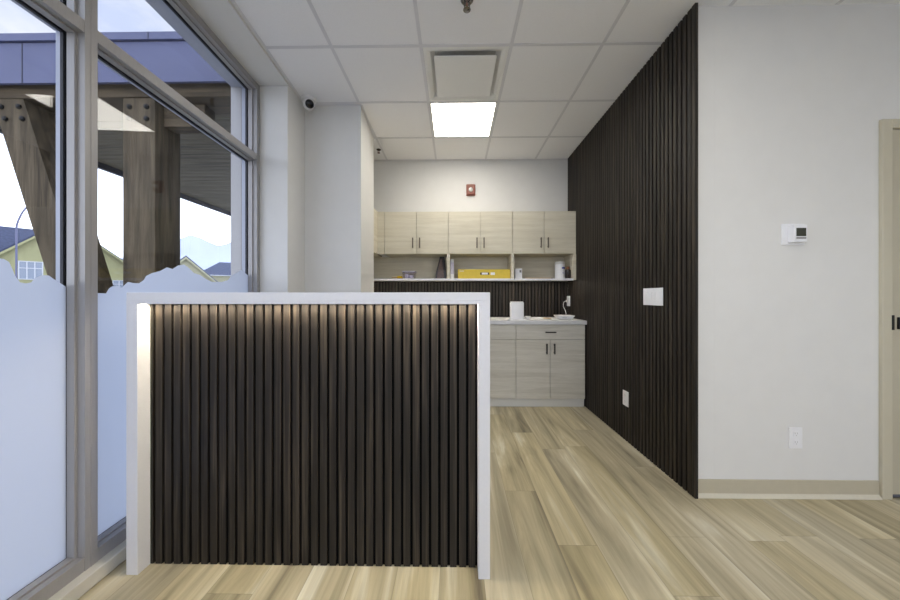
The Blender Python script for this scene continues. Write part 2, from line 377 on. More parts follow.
bars.hexa([SE(YN, 0.0005, CEIL-0.003), SE(YN, 0.022, CEIL-0.003), SE(2.75, 0.022, CEIL-0.003), SE(2.75, 0.0005, CEIL-0.003), SE(YN, 0.0005, CEIL+0.001), SE(YN, 0.022, CEIL+0.001), SE(2.75, 0.022, CEIL+0.001), SE(2.75, 0.0005, CEIL+0.001)])           # wall angles
bars.box(-1.31, -0.82, 2.728, 2.75, CEIL-0.0028, CEIL+0.001)
bars.hexa([(-0.83, 2.75, CEIL-0.0028), (-0.808, 2.75, CEIL-0.0028), (-0.844, 3.33, CEIL-0.0028), (-0.866, 3.33, CEIL-0.0028), (-0.83, 2.75, CEIL+0.001), (-0.808, 2.75, CEIL+0.001), (-0.844, 3.33, CEIL+0.001), (-0.866, 3.33, CEIL+0.001)])
bars.box(-1.62, XR, YB-0.02, YB, CEIL-0.0028, CEIL+0.001)
struct('ceiling_grid', bars, M_['tbar'], ceil)
struct('ceiling_strip', MB().hexa([WIN(UW(YN), 0.118, 2.833), (-1.19-0.05*YN, YN, 2.833), (-1.313, 2.462, 2.833), WIN(2.462, 0.118, 2.833),
                                  WIN(UW(YN), 0.118, CEIL+0.02), (-1.19-0.05*YN, YN, CEIL+0.02), (-1.313, 2.462, CEIL+0.02), WIN(2.462, 0.118, CEIL+0.02)]), M_['wall'], ceil)
struct('ceiling_rear', MB().box(-1.62, -1.31, 3.33, YB, CEIL, CEIL+0.016), M_['tile'], ceil)
struct('roof_slab', MB().box(-1.75, XF+0.12, YN-0.12, YB+0.12, CEIL+0.35, CEIL+0.5), M_['ext'])
struct('wall_header', MB(WIN).box(UW(YN), UW(2.5), 0.0, 0.15, CEIL+0.021, CEIL+0.36), M_['ext'])

# baseboard on the door wall
bb = MB().prism([(YD, 0.0), (YD-0.020, 0.0), (YD-0.016, 0.006), (YD-0.008, 0.013), (YD-0.005, 0.02), (YD-0.005, 0.098), (YD, 0.100)], 'x', XR+0.004, 2.452)
o = struct('baseboard_right', bb, M_['base'])
struct('baseboard_toe', MB().prism([(YD-0.0205, 0.0), (YD-0.0205, 0.002), (YD-0.0165, 0.0075), (YD-0.0085, 0.0145), (YD-0.0055, 0.0205), (YD-0.0055, 0.0205), (YD-0.010, 0.0)], 'x', XR+0.004, 2.452), M_['base_toe'], o)

# ------------------------------------------------------------------ glazed left wall
struct('trim_1', MB(WIN).box(UW(YN), 2.458, -0.041, 0.118, 0.0, 0.057, 0.004), M_['curb'])
PANE1 = [(1.043, 1.292), (1.053, 1.291), (1.066, 1.282), (1.073, 1.262), (1.081, 1.235), (1.094, 1.213), (1.11, 1.21), (1.124, 1.214), (1.135, 1.231), (1.155, 1.243), (1.176, 1.243), (1.195, 1.227), (1.214, 1.214), (1.231, 1.201)]
PANE2 = [(1.29, 1.18), (1.351, 1.178), (1.38, 1.177), (1.393, 1.2), (1.406, 1.209), (1.428, 1.212), (1.45, 1.206), (1.478, 1.233), (1.503, 1.229), (1.533, 1.229), (1.559, 1.247), (1.57, 1.267), (1.603, 1.285), (1.649, 1.299), (1.692, 1.323), (1.727, 1.317), (1.764, 1.34), (1.806, 1.35), (1.842, 1.333), (1.88, 1.306), (1.927, 1.298), (1.977, 1.276), (2.029, 1.259), (2.123, 1.264), (2.184, 1.28), (2.215, 1.311), (2.281, 1.342), (2.327, 1.363), (2.388, 1.338), (2.425, 1.325)]
def film_profile(pts, u0, u1):
    def zz(u):
        for (a, b), (c, d) in zip(pts, pts[1:]):
            if a <= u <= c: return b + (d-b)*(u-a)/(c-a)
        return pts[0][1] if u < pts[0][0] else pts[-1][1]
    return [(u0, zz(u0))] + [p for p in pts if u0 < p[0] < u1] + [(u1, zz(u1))]
def extend(pts, u0):
    """carry the ridge silhouette on to the left of the first known point"""
    out = list(pts); u, z = pts[0]; k = 0; R = random.Random(3)
    while u > u0:
        u -= R.uniform(0.03, 0.09); z = 1.27 + 0.07*math.sin(u*9.0) + R.uniform(-0.02, 0.02); out.insert(0, (u, z))
    return out
def window(n, u0, u1, pts, jamb_w):
    """u0..u1: daylight opening; the mullion stands on the near side of u0"""
    r = struct_root('window_%d' % n, WIN((u0+u1)/2, 0.05, 0.057))
    f = MB(WIN); MW = jamb_w
    f.box(u0-MW, u0, 0.0, 0.060, 0.057, 2.832)                            # mullion, room side
    f.box(u0-MW*0.55, u0-MW*0.45, -0.0015, 0.0, 0.057, 2.832)            # joint bead down the mullion
    for z0, z1 in ((0.057, 0.111), (2.226, 2.276), (2.785, 2.832)):       # sill, transom and head rails
        f.box(u0, u1, 0.002, 0.060, z0, z1)
    for z0, z1 in ((0.111, 2.226), (2.276, 2.785)):                      # glazing beads round each light
        f.box(u0, u0+0.010, 0.030, 0.060, z0, z1); f.box(u1-0.010, u1, 0.030, 0.060, z0, z1)
        f.box(u0+0.010, u1-0.010, 0.030, 0.060, z0, z0+0.008); f.box(u0+0.010, u1-0.010, 0.030, 0.060, z1-0.008, z1)
    struct('window_frame', f, M_['alu'], r)
    g = MB(WIN); g.box(u0-MW+0.004, u0-0.004, 0.081, 0.118, 0.057, 2.832)      # outer half, daylight put into its lighter colour
    for z0, z1 in ((0.057, 0.111), (2.226, 2.276), (2.785, 2.832)): g.box(u0, u1, 0.081, 0.118, z0+0.004, z1-0.004)
    struct('outer_frame', g, M_['alu_skylit'], r)
    sp = MB(WIN)
    for z0, z1 in ((0.111, 2.226), (2.276, 2.785)):
        a, b = u0+0.002, u1-0.002
        sp.box(a-0.004, a+0.012, 0.069, 0.0805, z0, z1); sp.box(b-0.012, b+0.004, 0.069, 0.0805, z0, z1)
        sp.box(a+0.012, b-0.012, 0.069, 0.0805, z0-0.004, z0+0.012); sp.box(a+0.012, b-0.012, 0.069, 0.0805, z1-0.012, z1+0.004)
    struct('pane_gasket', sp, M_['spacer'], r)
    struct('glass_pane', MB(WIN).box(u0+0.001, u1-0.001, 0.0622, 0.0682, 0.109, 2.228), M_['glass'], r)
    struct('glass_pane', MB(WIN).box(u0+0.001, u1-0.001, 0.0622, 0.0682, 2.274, 2.787), M_['glass'], r)
    fm = MB(WIN); top = film_profile(pts, u0+0.011, u1-0.011)
    hi = [fm._v((u, 0.0615, z)) for u, z in top]; lo = [fm._v((u, 0.0615, 0.120)) for u, z in top]
    for k in range(len(top)-1): fm.bm.faces.new([lo[k], lo[k+1], hi[k+1], hi[k]])
    struct('frosted_film', fm, M_['film'], r)
    return r
MU = 0.047
w1 = window(1, 1.288, 2.423, PANE2, MU)
struct('window_jamb', MB(WIN).box(2.423, 2.462, 0.0, 0.060, 0.057, 2.832), M_['alu'], w1)
struct('outer_jamb', MB(WIN).box(2.427, 2.462, 0.081, 0.118, 0.057, 2.832), M_['alu_skylit'], w1)
struct('outer_flashing', MB(WIN).box(2.4255, 2.475, 0.119, 0.20, 0.0, 2.832), M_['alu'], w1)
struct('outer_head', MB(WIN).box(UW(YN), 2.44, 0.119, 0.20, 2.80, 2.84), M_['alu_skylit'], w1)
P1 = extend(PANE1, -3.7)
w2 = window(2, 0.095, 1.241, P1, MU)
w3 = window(3, -1.099, 0.048, P1, MU)
window(5, -2.295, -1.146, P1, MU); window(6, -3.55, -2.342, P1, MU)
# daylight portals in the glazed openings
def portal(loc, rot, sx, sy):
    d = bpy.data.lights.new('daylight_portal', 'AREA'); d.shape = 'RECTANGLE'; d.size = sx; d.size_y = sy; d.cycles.is_portal = True
    o = bpy.data.objects.new('daylight_portal', d); COL.objects.link(o); o.location = loc; o.rotation_euler = rot
for u in (1.866, 0.673, -0.52, -1.715, -2.94): portal(WIN(u, 0.16, 1.46), (math.radians(90), 0, math.radians(-90)+ALPHA), 1.14, 2.75)
portal((1.65, YN-0.14, 1.39), (math.radians(90), 0, 0), 5.5, 2.78)

# ------------------------------------------------------------------ slat panelling
def slats(mb, n, start, pitch, w, z0, z1, place, depth, bev=0.0012):
    for k in range(n):
        a = start + k*pitch
        pts = place(a, a+w, depth)
        (x0, y0), (x1, y1) = pts
        mb.box(min(x0, x1), max(x0, x1), min(y0, y1), max(y0, y1), z0, z1)
t = thing('slat_wall_panel', 'tall dark brown slat panelling covering the right-hand partition from floor to ceiling', 'wall panel', (XR, 2.84, 0))
part('backing', MB().box(XR-0.003, XR-0.0005, 1.846, YB-0.004, 0.002, CEIL-0.004), M_['felt'], t)
f = MB(); slats(f, 50, 1.851, 0.04, 0.027, 0.002, CEIL-0.005, lambda a, b, d: ((XR-0.003, a), (XR-0.003-d, b)), 0.010)
part('slats', f, M_['slat'], t)
part('edge_trim', MB().box(XR-0.014, XR+0.003, 1.816, 1.844, 0.002, CEIL-0.005), M_['slat'], t)

t = thing('slat_backsplash', 'dark brown slat panelling between the grey counter and the open shelf', 'wall panel', (0.2, YB, 0.92))
part('backing', MB().box(-1.2, XR-0.0035, YB-0.003, YB-0.0005, 0.916, 1.353), M_['felt'], t)
f = MB(); slats(f, 65, -1.205, 0.04, 0.027, 0.916, 1.353, lambda a, b, d: ((a, YB-0.003), (b, YB-0.003-d)), 0.009)
part('slats', f, M_['slat'], t)

# ------------------------------------------------------------------ reception desk
DXA, DXB, DYF = -1.370, 0.147, 1.288; DT = 0.048; DTOP = 1.180; DS = 1.343
t = thing('reception_desk', 'white framed reception desk with a dark vertical slat front', 'desk', ((DXA+DXB)/2, 1.6, 0))
part('top_panel', MB().box(DXA, DXB, DYF, 1.72, DTOP-0.034, DTOP, 0.002).box(DXA, DXB, DYF, 1.305, DTOP-DT, DTOP-0.0335).box(DXA, DXB, 1.323, 1.72, DTOP-DT, DTOP-0.0335), M_['laminate'], t)
part('side_panel', MB().box(DXA, DXA+DT, DYF, 2.08, 0.0, DTOP-DT, 0.0015), M_['laminate'], t)
part('side_panel', MB().box(DXB-DT, DXB, DYF, 2.08, 0.0, DTOP-DT, 0.0015), M_['laminate'], t)
part('front_backing', MB().box(DXA+DT, DXB-DT, DS+0.010, DS+0.030, 0.002, DTOP-DT), M_['felt'], t)
f = MB(); slats(f, 36, DXA+DT-0.0165, 0.04, 0.0285, 0.002, DTOP-DT, lambda a, b, d: ((max(a, DXA+DT), DS), (min(b, DXB-DT), DS+0.011)), 0.011)
part('front_slats', f, M_['slat'], t)
part('work_surface', MB().box(DXA+DT, DXB-DT, DS+0.031, 2.06, 0.72, 0.745, 0.002), M_['laminate'], t)
ch = part('light_channel', MB().box(DXA+DT+0.006, DXB-DT-0.006, 1.307, 1.321, DTOP-DT+0.006, DTOP-0.0345), M_['alu'], t)
part('led_strip', MB().box(DXA+DT+0.010, DXB-DT-0.010, 1.309, 1.319, DTOP-DT+0.0045, DTOP-DT+0.006), M_['strip'], ch, 'glowing warm strip')

# ------------------------------------------------------------------ kitchenette
UY = 3.573; UZ0, UZ1 = 1.653, 2.138
UX = [-0.800, -0.067, 0.660, 1.383]
def pull(mb, x, y, z0, z1, r=0.006, vertical=True, out=0.026):
    """bar pull on two posts"""
    if vertical:
        mb.box(x-r, x+r, y-out-r, y-out+r, z0, z1, 0.0015)
        for z in (z0+0.012, z1-0.018): mb.box(x-r*0.8, x+r*0.8, y-out, y, z, z+0.007)
    else:
        mb.box(x[0], x[1], y-out-r, y-out+r, z0-r, z0+r, 0.0015)
        for q in (x[0]+0.010, x[1]-0.017): mb.box(q, q+0.007, y-out, y, z0-r*0.8, z0+r*0.8)
    return mb
lab = ['left-hand wall cabinet of the pale run, beside the white pillar', 'middle pale wall cabinet, above the long yellow box', 'right-hand pale wall cabinet, against the dark slat wall']
for k in range(3):
    x0, x1 = UX[k], UX[k+1]; xm = (x0+x1)/2
    c = thing('wall_cabinet', lab[k], 'cabinet', (xm, 3.71, UZ0), 'pale two-door wall cabinets over the shelf')
    part('carcass', MB().box(x0+0.0005, x1-0.0005, UY+0.020, YB, UZ0+0.001, UZ1), M_['cab'], c)
    for a, b, hx in ((x0+0.0026, xm-0.0022, xm-0.040), (xm+0.0022, x1-0.0026, xm+0.040)):
        d = part('door', MB().box(a, b, UY, UY+0.0185, UZ0+0.002, UZ1-0.002, 0.0008), M_['cab'], c)
        part('handle', pull(MB(), hx, UY, 1.717, 1.835), M_['pull_up'], d)
t = thing('filler_panel', 'narrow pale strip between the pillar and the left wall cabinet', 'cabinet panel', (-0.84, 3.6, UZ0))
part('front_strip', MB().box(-0.881, -0.802, UY+0.002, UY+0.020, UZ0, UZ1), M_['cab'], t)
part('return_side', MB().box(-0.899, -0.881, 3.34, UY+0.020, UZ0, UZ1), M_['cab'], t)
for z in (UZ0, UZ1-0.018): part('return_board', MB().box(-1.20, -0.899, 3.34, YB, z, z+0.018), M_['cab'], t)

t = thing('open_shelf', 'long pale open shelf under the wall cabinets, in three bays', 'shelf', (0.2, 3.7, 1.355))
part('shelf_board', MB().box(-1.20, 1.383, UY, YB, 1.356, 1.373, 0.001), M_['cab'], t)
part('front_edging', MB().box(-1.20, 1.352, UY-0.004, UY-0.0002, 1.3485, 1.3725), M_['white'], t, 'white front edging strip')
part('back_panel', MB().box(-1.20, 1.35, YB-0.010, YB, 1.373, UZ0), M_['cab'], t)
for a, b in ((-0.084, -0.049), (0.650, 0.681)): part('divider', MB().box(a, b, UY+0.001, YB-0.010, 1.373, UZ0), M_['cab'], t)
lc = part('light_channel', MB().box(-1.15, 1.33, 3.590, 3.604, 1.3515, 1.3555), M_['alu'], t)  # unseen light strip, added to brighten the backsplash
part('led_strip', MB().box(-1.14, 1.32, 3.593, 3.601, 1.3505, 1.3515), M_['strip_added'], lc, 'added glowing strip, hidden under the shelf')
part('side_panel', MB().box(1.350, 1.383, UY+0.001, YB-0.010, 1.373, UZ0), M_['cab'], t)

# base run
BY = 3.300; BZ0, BZ1 = 0.092, 0.872
BX = [-0.80, -0.078, 0.648, 1.372]
lab = ['left-hand base cabinet hidden behind the reception desk', 'middle base cabinet, partly hidden behind the reception desk', 'right-hand base cabinet under the counter, against the dark slat wall']
for k in range(3):
    x0, x1 = BX[k], BX[k+1]; xm = x0 + (x1-x0)*0.495
    c = thing('base_cabinet', lab[k], 'cabinet', ((x0+x1)/2, 3.58, 0), 'pale base cabinets under the counter')
    part('carcass', MB().box(x0+0.0005, x1-0.0005, BY+0.021, YB-0.024, BZ0-0.004, BZ1), M_['cab_base'], c)
    part('toe_kick', MB().box(x0, x1, BY+0.028, BY+0.04, 0.0, BZ0-0.004), M_['white_dim'], c, 'pale grey toe kick')
    d = part('drawer', MB().box(x0+0.0026, x1-0.0026, BY, BY+0.0195, 0.7170, BZ1-0.004, 0.0008), M_['cab_base'], c)
    part('handle', pull(MB(), (xm-0.056, xm+0.056), BY, 0.792, 0, vertical=False), M_['pull'], d)
    for a, b, hx in ((x0+0.0026, xm-0.0022, xm-0.040), (xm+0.0022, x1-0.0026, xm+0.040)):
        d = part('door', MB().box(a, b, BY, BY+0.0195, BZ0, 0.7118, 0.0008), M_['cab_base'], c)
        part('handle', pull(MB(), hx, BY, 0.564, 0.674), M_['pull'], d)
solo('countertop', MB().box(-1.2, XR-0.0145, 3.279, YB-0.014, 0.873, 0.914, 0.002), M_['counter'], 'pale grey countertop running over the base cabinets', 'countertop', (0.2, 3.57, 0.873))
solo('end_panel', MB().box(-1.2, -0.802, 3.335, YB, 0, 0.872), M_['cab_base'], 'pale end panel of the base run behind the pillar', 'cabinet panel', (-1.0, 3.6, 0))

# ------------------------------------------------------------------ things on the shelf
SZ = 1.373
t = thing('hand_tool', 'small yellow-handled tool lying in the left shelf bay', 'tool', (-0.645, 3.65, SZ))
part('handle', MB().lathe([(0.0, 0), (0.012, 0.003), (0.016, 0.02), (0.0165, 0.055), (0.012, 0.066), (0, 0.068)], (-0.604, 3.640, SZ+0.0165), (-1, 0.25, 0), 14), M_['yellow2'], t, smooth=True)
part('shaft', MB().tube([(-0.667, 3.656, SZ+0.0165), (-0.735, 3.673, SZ+0.0165)], 0.006, 8), M_['tan'], t)
t = thing('storage_bin', 'clear lilac plastic bin in the left shelf bay', 'bin', (-0.53, 3.66, SZ))
def frust(x0, x1, y0, y1, z0, X0, X1, Y0, Y1, z1): return [[(x0, y0, z0), (x1, y0, z0), (x1, y1, z0), (x0, y1, z0)], [(X0, Y0, z1), (X1, Y0, z1), (X1, Y1, z1), (X0, Y1, z1)]]
o1 = frust(-0.590, -0.468, 3.62, 3.76, SZ, -0.602, -0.456, 3.608, 3.772, SZ+0.088); i1 = frust(-0.586, -0.472, 3.624, 3.756, SZ+0.004, -0.598, -0.460, 3.612, 3.768, SZ+0.088)
part('bin_body', MB().rings([o1[0], o1[1], i1[1], i1[0]]), M_['clearp'], t)
part('bin_rim', MB().box(-0.606, -0.452, 3.604, 3.608, SZ+0.080, SZ+0.089).box(-0.606, -0.452, 3.772, 3.776, SZ+0.080, SZ+0.089).box(-0.606, -0.602, 3.608, 3.772, SZ+0.080, SZ+0.089).box(-0.456, -0.452, 3.608, 3.772, SZ+0.080, SZ+0.089), M_['lilac'], t)
part('packets', MB().box(-0.575, -0.535, 3.64, 3.74, SZ+0.004, SZ+0.055, 0.004).box(-0.528, -0.482, 3.64, 3.74, SZ+0.004, SZ+0.042, 0.004), M_['lilac'], t)
t = thing('gusset_bag', 'dark tapering bag with a maroon front beside the first shelf divider', 'bag', (-0.155, 3.68, SZ))
part('bag_body', MB().rings([[(-0.222, 3.640, SZ), (-0.092, 3.640, SZ), (-0.092, 3.75, SZ), (-0.222, 3.75, SZ)],
                             [(-0.210, 3.645, SZ+0.09), (-0.095, 3.645, SZ+0.09), (-0.095, 3.745, SZ+0.09), (-0.210, 3.745, SZ+0.09)],
                             [(-0.176, 3.68, SZ+0.235), (-0.112, 3.68, SZ+0.235), (-0.112, 3.70, SZ+0.235), (-0.176, 3.70, SZ+0.235)],
                             [(-0.172, 3.685, SZ+0.262), (-0.115, 3.685, SZ+0.262), (-0.115, 3.694, SZ+0.262), (-0.172, 3.694, SZ+0.262)]]), M_['darkbag'], t)
part('bag_front', MB().rings([[(-0.205, 3.632, SZ), (-0.118, 3.632, SZ), (-0.118, 3.6395, SZ), (-0.205, 3.6395, SZ)],
                              [(-0.190, 3.636, SZ+0.10), (-0.128, 3.636, SZ+0.10), (-0.128, 3.6435, SZ+0.10), (-0.190, 3.6435, SZ+0.10)],
                              [(-0.166, 3.670, SZ+0.235), (-0.146, 3.670, SZ+0.235), (-0.146, 3.679, SZ+0.235), (-0.166, 3.679, SZ+0.235)]]), M_['maroon'], t, 'maroon front panel')
t = thing('slim_carton', 'slim upright white and lilac carton just right of the first divider', 'carton', (-0.024, 3.68, SZ))
part('carton_body', MB().box(-0.045, -0.004, 3.645, 3.715, SZ, SZ+0.228, 0.002), M_['white'], t)
part('printed_band', MB().box(-0.0445, -0.0045, 3.6438, 3.6448, SZ+0.055, SZ+0.19), M_['lilac'], t, 'lilac printed band')
t = thing('long_box', 'long flat yellow box in the middle shelf bay', 'box', (0.35, 3.68, SZ))
part('box_body', MB().box(0.043, 0.646, 3.630, 3.80, SZ, SZ+0.108, 0.003), M_['yellow'], t)
part('label_strip', MB().box(0.300, 0.405, 3.6285, 3.6298, SZ+0.046, SZ+0.072), M_['ink'], t)
part('paper_label', MB().box(0.318, 0.388, 3.6272, 3.6284, SZ+0.048, SZ+0.070).box(0.420, 0.470, 3.6285, 3.6298, SZ+0.044, SZ+0.073), M_['white'], t, 'white label')
part('printed_mark', MB().box(0.058, 0.112, 3.6285, 3.6298, SZ+0.084, SZ+0.094), M_['base_toe'], t)
t = thing('small_carton', 'small white carton just right of the second divider', 'carton', (0.748, 3.68, SZ))
part('carton_body', MB().box(0.706, 0.787, 3.640, 3.72, SZ, SZ+0.118, 0.002), M_['white'], t)
part('printed_mark', MB().box(0.756, 0.776, 3.6386, 3.6398, SZ+0.072, SZ+0.100), M_['greyp'], t, 'grey printed mark')
t = thing('thin_board', 'thin tan board lying flat in the right shelf bay', 'board', (0.97, 3.68, SZ))
part('board', MB().box(0.815, 1.120, 3.630, 3.78, SZ, SZ+0.011, 0.002), M_['tan'], t)
part('board_end', MB().box(0.800, 0.8145, 3.630, 3.78, SZ, SZ+0.010), M_['tan_dk'], t)
part('board_end', MB().box(1.1205, 1.136, 3.630, 3.78, SZ, SZ+0.010), M_['tan_dk'], t)
t = thing('wipes_canister', 'white round canister with a blue printed label in the right shelf bay', 'canister', (1.238, 3.69, SZ))
part('canister_body', MB().lathe([(0.054, 0), (0.057, 0.004), (0.057, 0.165), (0.055, 0.168)], (1.238, 3.69, SZ), n=28), M_['white'], t, smooth=True)
part('lid', MB().lathe([(0.059, 0.168), (0.059, 0.186), (0.052, 0.199), (0.02, 0.203), (0, 0.203)], (1.238, 3.69, SZ), n=28), M_['white_dim'], t, smooth=True)
def arc_patch(c, r, a0, a1, z0, z1, th=0.0008, n=8):
    lo, li = [], []
    for i in range(n+1):
        a = math.radians(a0+(a1-a0)*i/n); lo.append((c[0]+(r+th)*math.sin(a), c[1]-(r+th)*math.cos(a))); li.append((c[0]+r*math.sin(a), c[1]-r*math.cos(a)))
    return lo + li[::-1]
part('printed_label', MB().prism(arc_patch((1.238, 3.69), 0.0573, 5, 55, 0, 0), 'z', SZ+0.115, SZ+0.135), M_['blue'], t, 'blue printed label')
part('printed_label', MB().prism(arc_patch((1.238, 3.69), 0.0573, 10, 40, 0, 0), 'z', SZ+0.06, SZ+0.075), M_['lilac'], t, 'lilac printed label')
t = thing('dark_jar', 'squat dark brown jar beside the white canister', 'jar', (1.318, 3.650, SZ))
part('jar_body', MB().lathe([(0.030, 0), (0.032, 0.004), (0.032, 0.098), (0.024, 0.106), (0.016, 0.110)], (1.318, 3.650, SZ), n=20), M_['jar'], t, smooth=True)
part('cap', MB().lathe([(0.018, 0.110), (0.018, 0.138), (0.015, 0.141), (0, 0.141)], (1.318, 3.650, SZ), n=20), M_['tan_dk'], t, smooth=True)

# ------------------------------------------------------------------ things on the counter
CZ = 0.914
t = thing('countertop_dispenser', 'tall white rounded box on a flat base on the grey counter', 'dispenser', (0.684, 3.42, CZ))
part('base_plate', MB().box(0.600, 0.775, 3.335, 3.475, CZ, CZ+0.010, 0.004), M_['white'], t)
part('body', MB().box(0.612, 0.752, 3.385, 3.470, CZ+0.010, CZ+0.190, 0.010, 3), M_['white'], t, smooth=True)
part('lid', MB().box(0.618, 0.746, 3.391, 3.464, CZ+0.190, CZ+0.198, 0.003), M_['white_dim'], t)
t = thing('small_dish', 'little white dish beside the tall white box on the counter', 'dish', (0.80, 3.45, CZ))
part('bowl', MB().lathe([(0.018, 0), (0.030, 0.012), (0.033, 0.032), (0.030, 0.032), (0.026, 0.014), (0, 0.008)], (0.810, 3.47, CZ), n=24), M_['white'], t, smooth=True)
part('rim', MB().lathe([(0.030, 0.032), (0.035, 0.032), (0.035, 0.036), (0.030, 0.036)], (0.810, 3.47, CZ), n=24), M_['white_dim'], t, smooth=True)
solo('folded_cloth', MB().box(0.915, 1.000, 3.60, 3.68, CZ, CZ+0.012, 0.004), M_['white'], 'small folded white cloth lying on the counter', 'cloth', (0.957, 3.64, CZ))
solo('coaster', MB().lathe([(0.045, 0), (0.046, 0.002), (0.046, 0.006), (0.044, 0.007), (0, 0.007)], (1.07, 3.62, CZ), n=24), M_['tan'], 'flat tan coaster lying on the counter', 'coaster', (1.07, 3.62, CZ))
t = thing('wifi_router', 'low white flared box on the counter with a white cord', 'router', (1.22, 3.52, CZ))
part('body', MB().rings([[(1.158, 3.45, CZ+0.004), (1.287, 3.45, CZ+0.004), (1.287, 3.56, CZ+0.004), (1.158, 3.56, CZ+0.004)],
                         [(1.134, 3.43, CZ+0.034), (1.311, 3.43, CZ+0.034), (1.311, 3.58, CZ+0.034), (1.134, 3.58, CZ+0.034)],
                         [(1.128, 3.43, CZ+0.044), (1.318, 3.43, CZ+0.044), (1.318, 3.58, CZ+0.044), (1.128, 3.58, CZ+0.044)]]), M_['white'], t)
part('foot', MB().box(1.165, 1.280, 3.455, 3.55, CZ, CZ+0.004), M_['greyp'], t)
part('slot', MB().hexa([(1.180, 3.4455, CZ+0.012), (1.230, 3.4455, CZ+0.012), (1.230, 3.4485, CZ+0.012), (1.180, 3.4485, CZ+0.012), (1.180, 3.4375, CZ+0.022), (1.230, 3.4375, CZ+0.022), (1.230, 3.4405, CZ+0.022), (1.180, 3.4405, CZ+0.022)]), M_['greyp'], t, 'grey slot')
def smooth_curve(P, n=6):
    P = [Vector(p) for p in P]; out = []
    for i in range(len(P)-1):
        a, b, c, d = P[max(i-1, 0)], P[i], P[i+1], P[min(i+2, len(P)-1)]
        for k in range(n):
            s = k/n; out.append(0.5*((2*b)+(c-a)*s+(2*a-5*b+4*c-d)*s*s+(3*b-a-3*c+d)*s**3))
    return out + [P[-1]]
t = thing('power_cord', 'thin white cord dropping from the corner outlet to the router', 'cord', (1.3, 3.7, CZ))
part('plug', MB().box(1.350, 1.3695, 3.788, 3.816, 1.098, 1.126, 0.004), M_['white_dim'], t)
part('cable', MB().tube(smooth_curve([(1.352, 3.802, 1.110), (1.325, 3.78, 1.108), (1.300, 3.74, 1.090), (1.284, 3.70, 1.050), (1.288, 3.66, 1.010), (1.286, 3.62, 0.972), (1.272, 3.592, 0.951), (1.262, 3.5805, 0.945)]), 0.0032, 8), M_['white'], t, smooth=True)

# ------------------------------------------------------------------ fittings on walls
def plate_on_slats(name, label, cat, yc, zc, wid, n):
    t = thing(name, label, cat, (XR-0.013, yc, zc)); X = XR-0.0135
    part('cover_plate', MB().box(X-0.006, X, yc-wid/2, yc+wid/2, zc-0.06, zc+0.06, 0.002), M_['white'], t)
    return t, X-0.006
t, X = plate_on_slats('light_switch', 'wide white four-gang switch plate on the dark slat wall', 'light switch', 2.197, 1.163, 0.212, 4)
for k in range(4):
    yc = 2.197 + (k-1.5)*0.046
    part('rocker', MB().hexa([(X-0.002, yc-0.0165, 1.163-0.033), (X, yc-0.0165, 1.163-0.033), (X, yc+0.0165, 1.163-0.033), (X-0.002, yc+0.0165, 1.163-0.033),
                              (X-0.005, yc-0.0165, 1.163+0.033), (X, yc-0.0165, 1.163+0.033), (X, yc+0.0165, 1.163+0.033), (X-0.005, yc+0.0165, 1.163+0.033)]), M_['white'], t)
def outlet_faces(mk):
    """two receptacle faces with slots: mk(a0,a1,d0,d1,z0,z1) adds a box (a along the wall, d out of it)"""
    pass
def wall_outlet(name, label, kind, pos, out_dim=0.12, wid=0.075):
    """kind 'x': on the slat wall facing -X; kind 'y': on the door wall facing -Y"""
    a, z = pos; t = None
    if kind == 'x':
        F = XR-0.0135; t = thing(name, label, 'outlet', (F, a, z)); B = lambda m, a0, a1, d0, d1, z0, z1, bv=0: m.box(F-d1, F-d0, a0, a1, z0, z1, bv)
    else:
        F = YD-0.0002; t = thing(name, label, 'outlet', (a, F, z)); B = lambda m, a0, a1, d0, d1, z0, z1, bv=0: m.box(a0, a1, F-d1, F-d0, z0, z1, bv)
    h = out_dim/2
    part('cover_plate', B(MB(), a-wid/2, a+wid/2, 0, 0.007, z-h, z+h, 0.002), M_['white'], t)
    for dz in (0.025, -0.025):
        r = part('receptacle', B(MB(), a-0.0165, a+0.0165, 0.007, 0.0095, z+dz-0.014, z+dz+0.014, 0.001), M_['white'], t)
        s = MB()
        for da in (-0.007, 0.006): B(s, a+da-0.001, a+da+0.001, 0.0095, 0.0097, z+dz-0.002, z+dz+0.008)
        B(s, a-0.002, a+0.002, 0.0095, 0.0097, z+dz-0.010, z+dz-0.006)
        part('slots', s, M_['slotgrey'], r)
    return t
wall_outlet('wall_outlet', 'white outlet low on the dark slat wall', 'x', (2.540, 0.345), 0.12, 0.078)
wall_outlet('wall_outlet', 'white outlet above the counter in the dark corner, with a cord plugged in', 'x', (3.802, 1.112), 0.122, 0.095)
wall_outlet('wall_outlet', 'white outlet low on the white wall under the thermostat', 'y', (1.976, 0.345), 0.122, 0.076)

t = thing('thermostat', 'white thermostat with a dark screen on the white wall', 'thermostat', (1.957, YD, 1.463))
part('base_plate', MB().box(1.898, 2.028, YD-0.006, YD-0.0002, 1.463, 1.585, 0.002), M_['white'], t)
b = part('body', MB().box(1.930, 2.003, YD-0.042, YD-0.006, 1.474, 1.573, 0.003), M_['white'], t)
part('screen', MB().box(1.941, 1.995, YD-0.0432, YD-0.042, 1.506, 1.553), M_['screen'], b, 'dark lcd screen')
part('button_strip', MB().box(1.941, 1.995, YD-0.0432, YD-0.042, 1.492, 1.500), M_['greyp'], b)

